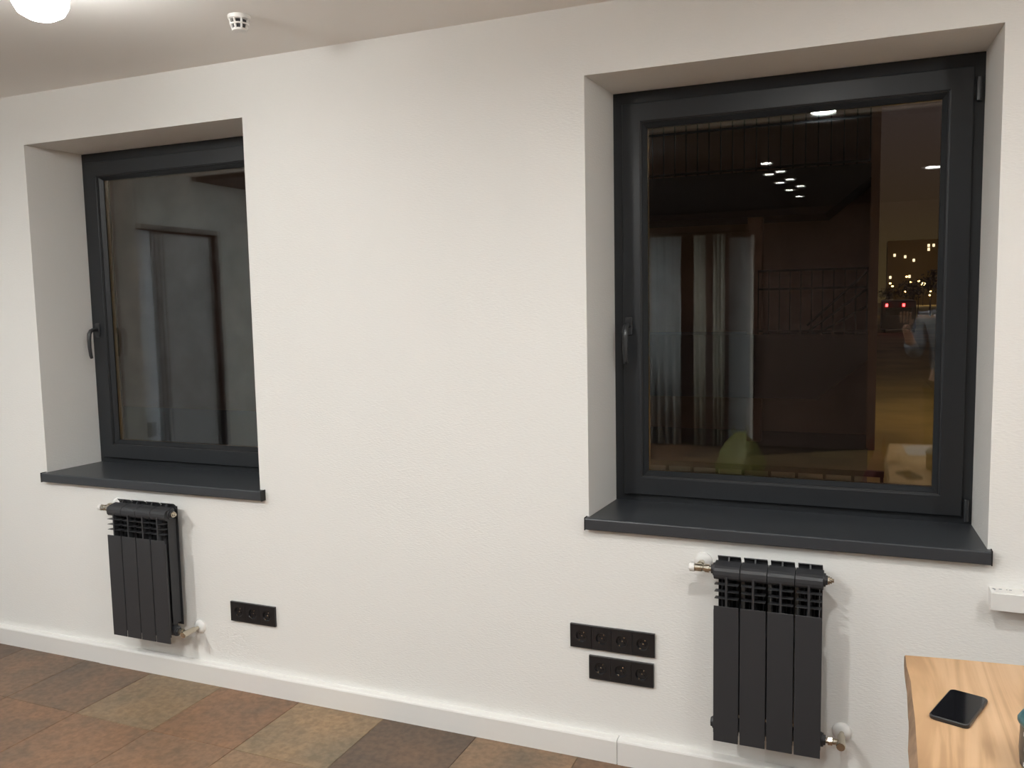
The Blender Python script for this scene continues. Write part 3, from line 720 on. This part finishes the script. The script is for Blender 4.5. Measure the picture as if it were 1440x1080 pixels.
# body faces +y (the window); left hand lifted towards the camera
V = [((0, 0, .98), (.15, .11)), ((0, 0, 1.15), (.13, .10)), ((0, 0, 1.36), (.165, .11)), ((0, 0, 1.47), (.07, .06)), ((0, .015, 1.54), (.055, .055)), ((0, .02, 1.62), (.078, .09)), ((0, .015, 1.72), (.076, .09)),
     ((-.10, 0, .90), .085), ((-.11, .02, .50), .058), ((-.11, 0, .09), .042), ((-.11, .10, .05), (.04, .035)),
     ((.10, 0, .90), .085), ((.11, .02, .50), .058), ((.11, 0, .09), .042), ((.11, .10, .05), (.04, .035)),
     ((-.19, 0, 1.40), .055), ((-.25, .03, 1.14), .043), ((-.30, .16, 1.25), .034), ((-.33, .24, 1.36), (.03, .02)),
     ((.19, 0, 1.40), .055), ((.24, -.01, 1.12), .043), ((.25, .06, .88), .032), ((.25, .08, .80), (.03, .018))]
E_ = [(0, 1), (1, 2), (2, 3), (3, 4), (4, 5), (5, 6), (0, 7), (7, 8), (8, 9), (9, 10), (0, 11), (11, 12), (12, 13), (13, 14), (2, 15), (15, 16), (16, 17), (17, 18), (2, 19), (19, 20), (20, 21), (21, 22)]
skin('body', V, E_, M['skin'], P)
for hx, hy, hz, up in ((-.33, .24, 1.36, 1), (.25, .08, .80, -1)):
    for k in range(4):
        o_ = (k-1.5)*.019; L_ = (.9, 1.0, .95, .75)[k]
        q = [(hx+o_, hy, hz+up*.01), (hx+o_*1.1, hy+.008, hz+up*.05), (hx+o_*1.1, hy+.022, hz+up*(.05+.028*L_)), (hx+o_*1.1, hy+.040, hz+up*(.05+.045*L_))]
        skin('finger', [(p, .0085-.0006*i) for i, p in enumerate(q)], [(0, 1), (1, 2), (2, 3)], M['skin'], P, 1)
    s = 1 if hx < 0 else -1
    q = [(hx+s*.02, hy, hz-up*.01), (hx+s*.042, hy+.018, hz+up*.015), (hx+s*.045, hy+.032, hz+up*.04)]
    skin('thumb', [(p, .010-.001*i) for i, p in enumerate(q)], [(0, 1), (1, 2)], M['skin'], P, 1)
J = [((0, 0, .92), (.185, .14)), ((0, 0, 1.15), (.165, .13)), ((0, 0, 1.36), (.19, .13)), ((0, 0, 1.46), (.095, .085)),
     ((-.20, 0, 1.40), .072), ((-.26, .03, 1.13), .060), ((-.30, .15, 1.24), .048), ((.20, 0, 1.40), .072), ((.25, -.01, 1.11), .060), ((.255, .055, .90), .046)]
skin('jacket', J, [(0, 1), (1, 2), (2, 3), (2, 4), (4, 5), (5, 6), (2, 7), (7, 8), (8, 9)], M['jacket'], P)
T = [((0, 0, .96), (.165, .125)), ((-.105, 0, .86), .10), ((-.115, .02, .50), .073), ((-.115, 0, .10), .060), ((.105, 0, .86), .10), ((.115, .02, .50), .073), ((.115, 0, .10), .060)]
skin('trousers', T, [(0, 1), (1, 2), (2, 3), (0, 4), (4, 5), (5, 6)], M['trousers'], P)
for s in (-1, 1):
    bm = bmesh.new(); bmesh.ops.create_uvsphere(bm, u_segments=16, v_segments=10, radius=1)
    for v in bm.verts: v.co = Vector((.56+s*.113+v.co.x*.047, -3.55+.06+v.co.y*.14, max(0, .045+v.co.z*(.05 if v.co.y > 0 else .065))))
    obj('shoe', bm, M['shoe'], P, smooth=True)
bm = bmesh.new(); bmesh.ops.create_uvsphere(bm, u_segments=20, v_segments=14, radius=1)
for v in bm.verts:
    c = v.co.copy(); v.co = Vector((.56+c.x*.088, -3.55-.004+c.y*.100, 1.70+c.z*.108))
    if c.y > .35 and c.z < .35: v.co.y = -3.55+.02
    if c.z < -.5: v.co.z = 1.645
obj('hair', bm, M['hair'], P, smooth=True)
for s in (-1, 1):
    bm = bmesh.new(); bmesh.ops.create_uvsphere(bm, u_segments=10, v_segments=8, radius=.012); bmesh.ops.translate(bm, verts=bm.verts, vec=(.56+s*.031, -3.55+.103, 1.665)); o = obj('eye', bm, M['paper'], P, smooth=True)
    bm = bmesh.new(); bmesh.ops.create_uvsphere(bm, u_segments=10, v_segments=8, radius=.006); bmesh.ops.translate(bm, verts=bm.verts, vec=(.56+s*.031, -3.55+.1125, 1.665)); obj('pupil', bm, M['hair'], o, smooth=True)
    bm = bmesh.new(); bmesh.ops.create_uvsphere(bm, u_segments=10, v_segments=8, radius=1)
    for v in bm.verts: v.co = Vector((.56+s*.083+v.co.x*.010, -3.55+.015+v.co.y*.018, 1.655+v.co.z*.032))
    obj('ear', bm, M['skin'], P, smooth=True)
bm = bmesh.new()
v = [bm.verts.new(p) for p in ((.56, -3.445, 1.668), (.56-.016, -3.445, 1.628), (.56+.016, -3.445, 1.628), (.56, -3.418, 1.632))]
for f in ((0, 1, 3), (0, 3, 2), (1, 2, 3), (0, 2, 1)): bm.faces.new([v[i] for i in f])
obj('nose', bm, M['skin'], P, sub=1)
bm = bmesh.new(); sweep(bm, [(.56-.024, -3.446, 1.602), (.56, -3.438, 1.600), (.56+.024, -3.446, 1.602)], [.003, .006, .003], n=8); obj('mouth', bm, M['redbag'], P, smooth=True)

# ================================================================== outside
g = obj('ground', nbox(-60, 90, .45, 260, -.8, -.55), M['ground']); tag(g, kind='structure')
t = empty('gallery_building', (-4, 11.6, -.55), 'dark brown building with stepped concrete galleries seen through the right window', 'building')
obj('wall', nbox(-30, .07, 11.2, 14, -.55, 13), M['facade'], t)
obj('wall', nbox(-.02, .09, 9.9, 11.2, -.55, 7.5), M['facade'], t)
for pts, nm in (([(-9, .12), (-.66, .12), (-.02, .69), (-.02, 1.04), (-9, 1.04)], 'lower_gallery'), ([(-9, 2.78), (-.6, 2.71), (-.02, 3.17), (-.02, 3.35), (-9, 3.35)], 'upper_gallery'), ([(-9, 4.32), (-.02, 4.32), (-.02, 5.6), (-9, 5.6)], 'shading_slab')):  # topmost slab added overhead to keep the facade behind it dark
    bm = bmesh.new(); extrude_poly(bm, pts, 'y', 10.0, 11.2); obj(nm, bm, M['concrete'], t)
GB = t
for xx in (-1.55, -3.4, -5.3, -7.2):
    obj('column', nbox(xx-.1, xx+.1, 10.1, 10.3, -.55, 2.75), M['facade'], t)
def railing(x0, x1, y, z0, h_, label, step=.14, parentname='railing', parent_=None):
    t = empty(parentname, ((x0+x1)/2, y, z0), label, None if parent_ else 'railing')
    if parent_: t.parent = parent_; t.location -= worldloc(parent_)
    for zz in (z0+h_, z0+h_*.72, z0+.06):
        obj('rail', nbox(x0, x1, y-.015, y+.015, zz-.03, zz), M['rail'], t)
    n = int((x1-x0)/step)
    for i in range(n+1):
        x = x0+.01+(x1-x0-.02)*i/n
        obj('baluster', nbox(x-.008, x+.008, y-.008, y+.008, z0, z0+h_-.03), M['rail'], t)
railing(-1.5, -.03, 10.06, 1.04, .92, 'black railing on the lower gallery', parent_=GB)
railing(-3.2, -.03, 10.06, 3.35, .9, 'black railing on the upper gallery', .16, parent_=GB)
tag(obj('dark_ground_slab', nbox(-30, .0, .46, 11.2, -.56, -.53), M['darkceil']), kind='structure')  # dark slab added over the ground so the near yard stays dark
t = empty('stair_railing', (-.35, 10.5, 1.04)); t.parent = GB; t.location -= worldloc(GB)
for dz in (0, -.25, -.5): obj('rail', (lambda b: (tube(b, (-.85, 10.5, 1.15+dz*.4), (-.04, 10.5, 1.92+dz), .02, n=6), b)[1])(bmesh.new()), M['rail'], t)
for i in range(6):
    x = -.80+i*.15; z = 1.15+(x+.85)/.81*.77; obj('baluster', nbox(x-.008, x+.008, 10.49, 10.51, 1.04, z), M['rail'], t)
railing(-1.6, .08, 2.0, -.53, 1.20, 'low black fence just outside the right window', .13)
# yard lamp that lights the ground, beyond the frame
def street_lamp(x, y, z0, h_, m, label, r_=.12, grp=None):
    t = empty('street_lamp', (x, y, z0), label, 'street lamp', grp)
    obj('pole', ntube((x, y, z0), (x, y, z0+h_), .05, .03, n=8), M['rail'], t)
    bm = bmesh.new(); bmesh.ops.create_icosphere(bm, subdivisions=2, radius=r_); bmesh.ops.scale(bm, vec=(1, 1, .6), verts=bm.verts); bmesh.ops.translate(bm, vec=(x, y, z0+h_), verts=bm.verts)
    obj('lamp_head', bm, m, t)
street_lamp(4.6, 12.8, -.55, 5.2, M['sodium'], 'orange yard lamp to the right of the building, outside the picture', .25)
G9 = 'distant warm street lamps'
for (x, y, h_), s in zip(((3.23, 90, 3.9), (3.62, 91, 3.4), (4.31, 90, 3.45), (3.20, 92, 2.45), (5.40, 90, 2.4), (5.55, 94, 2.05), (1.97, 90, 3.0), (1.78, 91, 3.3)),
                         ('highest left', 'middle of the high trio', 'right of the high trio', 'low above the van', 'lower right pair, upper', 'lower right pair, lower', 'behind the tree above the left tail lamp', 'leftmost')):
    street_lamp(x, y, -.55, h_, M['warm'], 'distant warm street lamp, %s' % s, .12, G9)
t = empty('apartment_block', (9, 205, -.55), 'far apartment block with a few lit windows, right side of the right pane', 'building')
obj('wall', nbox(3.2, 22, 200, 212, -.55, 13.2), M['block'], t)
for x, z in ((11.15, 11.9), (12.1, 11.9), (11.17, 11.1), (6.68, 9.7), (8.36, 8.9), (3.85, 5.4), (4.6, 10.1), (15, 8), (17, 11), (7.6, 5.5)):
    obj('window', nbox(x-.22, x+.22, 199.9, 200.05, z-.3, z+.3), M['litwin'], t)
def tree(x, y, z0, h_, r_, label):
    t = empty('bare_tree', (x, y, z0), label, 'tree', 'dark trees along the road outside')
    obj('trunk', ntube((x, y, z0), (x, y, z0+h_*.8), .14, .06, n=8), M['bark'], t)
    bm = bmesh.new()
    for i in range(420):
        a = random.uniform(0, 2*PI); b = random.uniform(-1, 1); q = r_*random.random()**.45
        c = Vector((x+q*math.cos(a)*math.sqrt(1-b*b), y+q*math.sin(a)*math.sqrt(1-b*b), z0+h_-r_*.5+q*b*.62)); s = r_*.085
        d1 = Vector((random.gauss(0, 1), random.gauss(0, 1), random.gauss(0, 1))).normalized()*s; d2 = d1.orthogonal().normalized()*s*.6
        v = [bm.verts.new(c+k_) for k_ in (d1, d2, -d1, -d2)]; bm.faces.new(v)
    o = obj('foliage', bm, M['leaf'], t); o['kind'] = 'stuff'
tree(1.3, 70, -.55, 2.7, .85, 'small dark tree above the left tail lamp, seen in the right pane')
tree(3.1, 72, -.55, 3.2, 1.3, 'wide dark tree below the high warm lamps, seen in the right pane')
tree(4.7, 68, -.55, 3.9, 1.5, 'dark tree at the right edge of the right pane')
# van with red tail lamps
t = empty('dark_van', (1.45, 51, -.8), 'dark van seen from behind with two red tail lamps, through the right pane', 'van')
bm = bmesh.new(); extrude_poly(bm, [(50, -.35), (50, .9), (50.15, 1.25), (54.0, 1.3), (54.7, .55), (55.5, .40), (55.5, -.35)], 'x', .58, 2.36); obj('body', bm, M['van'], t, bevel=.08, seg=3)
obj('rear_window', nbox(.8, 2.14, 49.97, 50.02, .45, .85), M['screen'], t)
for x in (.85, 1.72): obj('tail_lamp', nbox(x-.06, x+.06, 49.94, 50.02, .93, 1.09), M['red'], t)
for x in (.62, 2.14):
    for y in (51, 54.6): obj('wheel', ntube((x, y, -.45), (x+.2, y, -.45), .34, n=20), M['tyre'], t)

street_lamp(9.5, 184, -.55, 4.2, M['flood'], 'added warm lamp that lights the far apartment block', .5, G9)  # extra lamp added only to brighten the far block wall
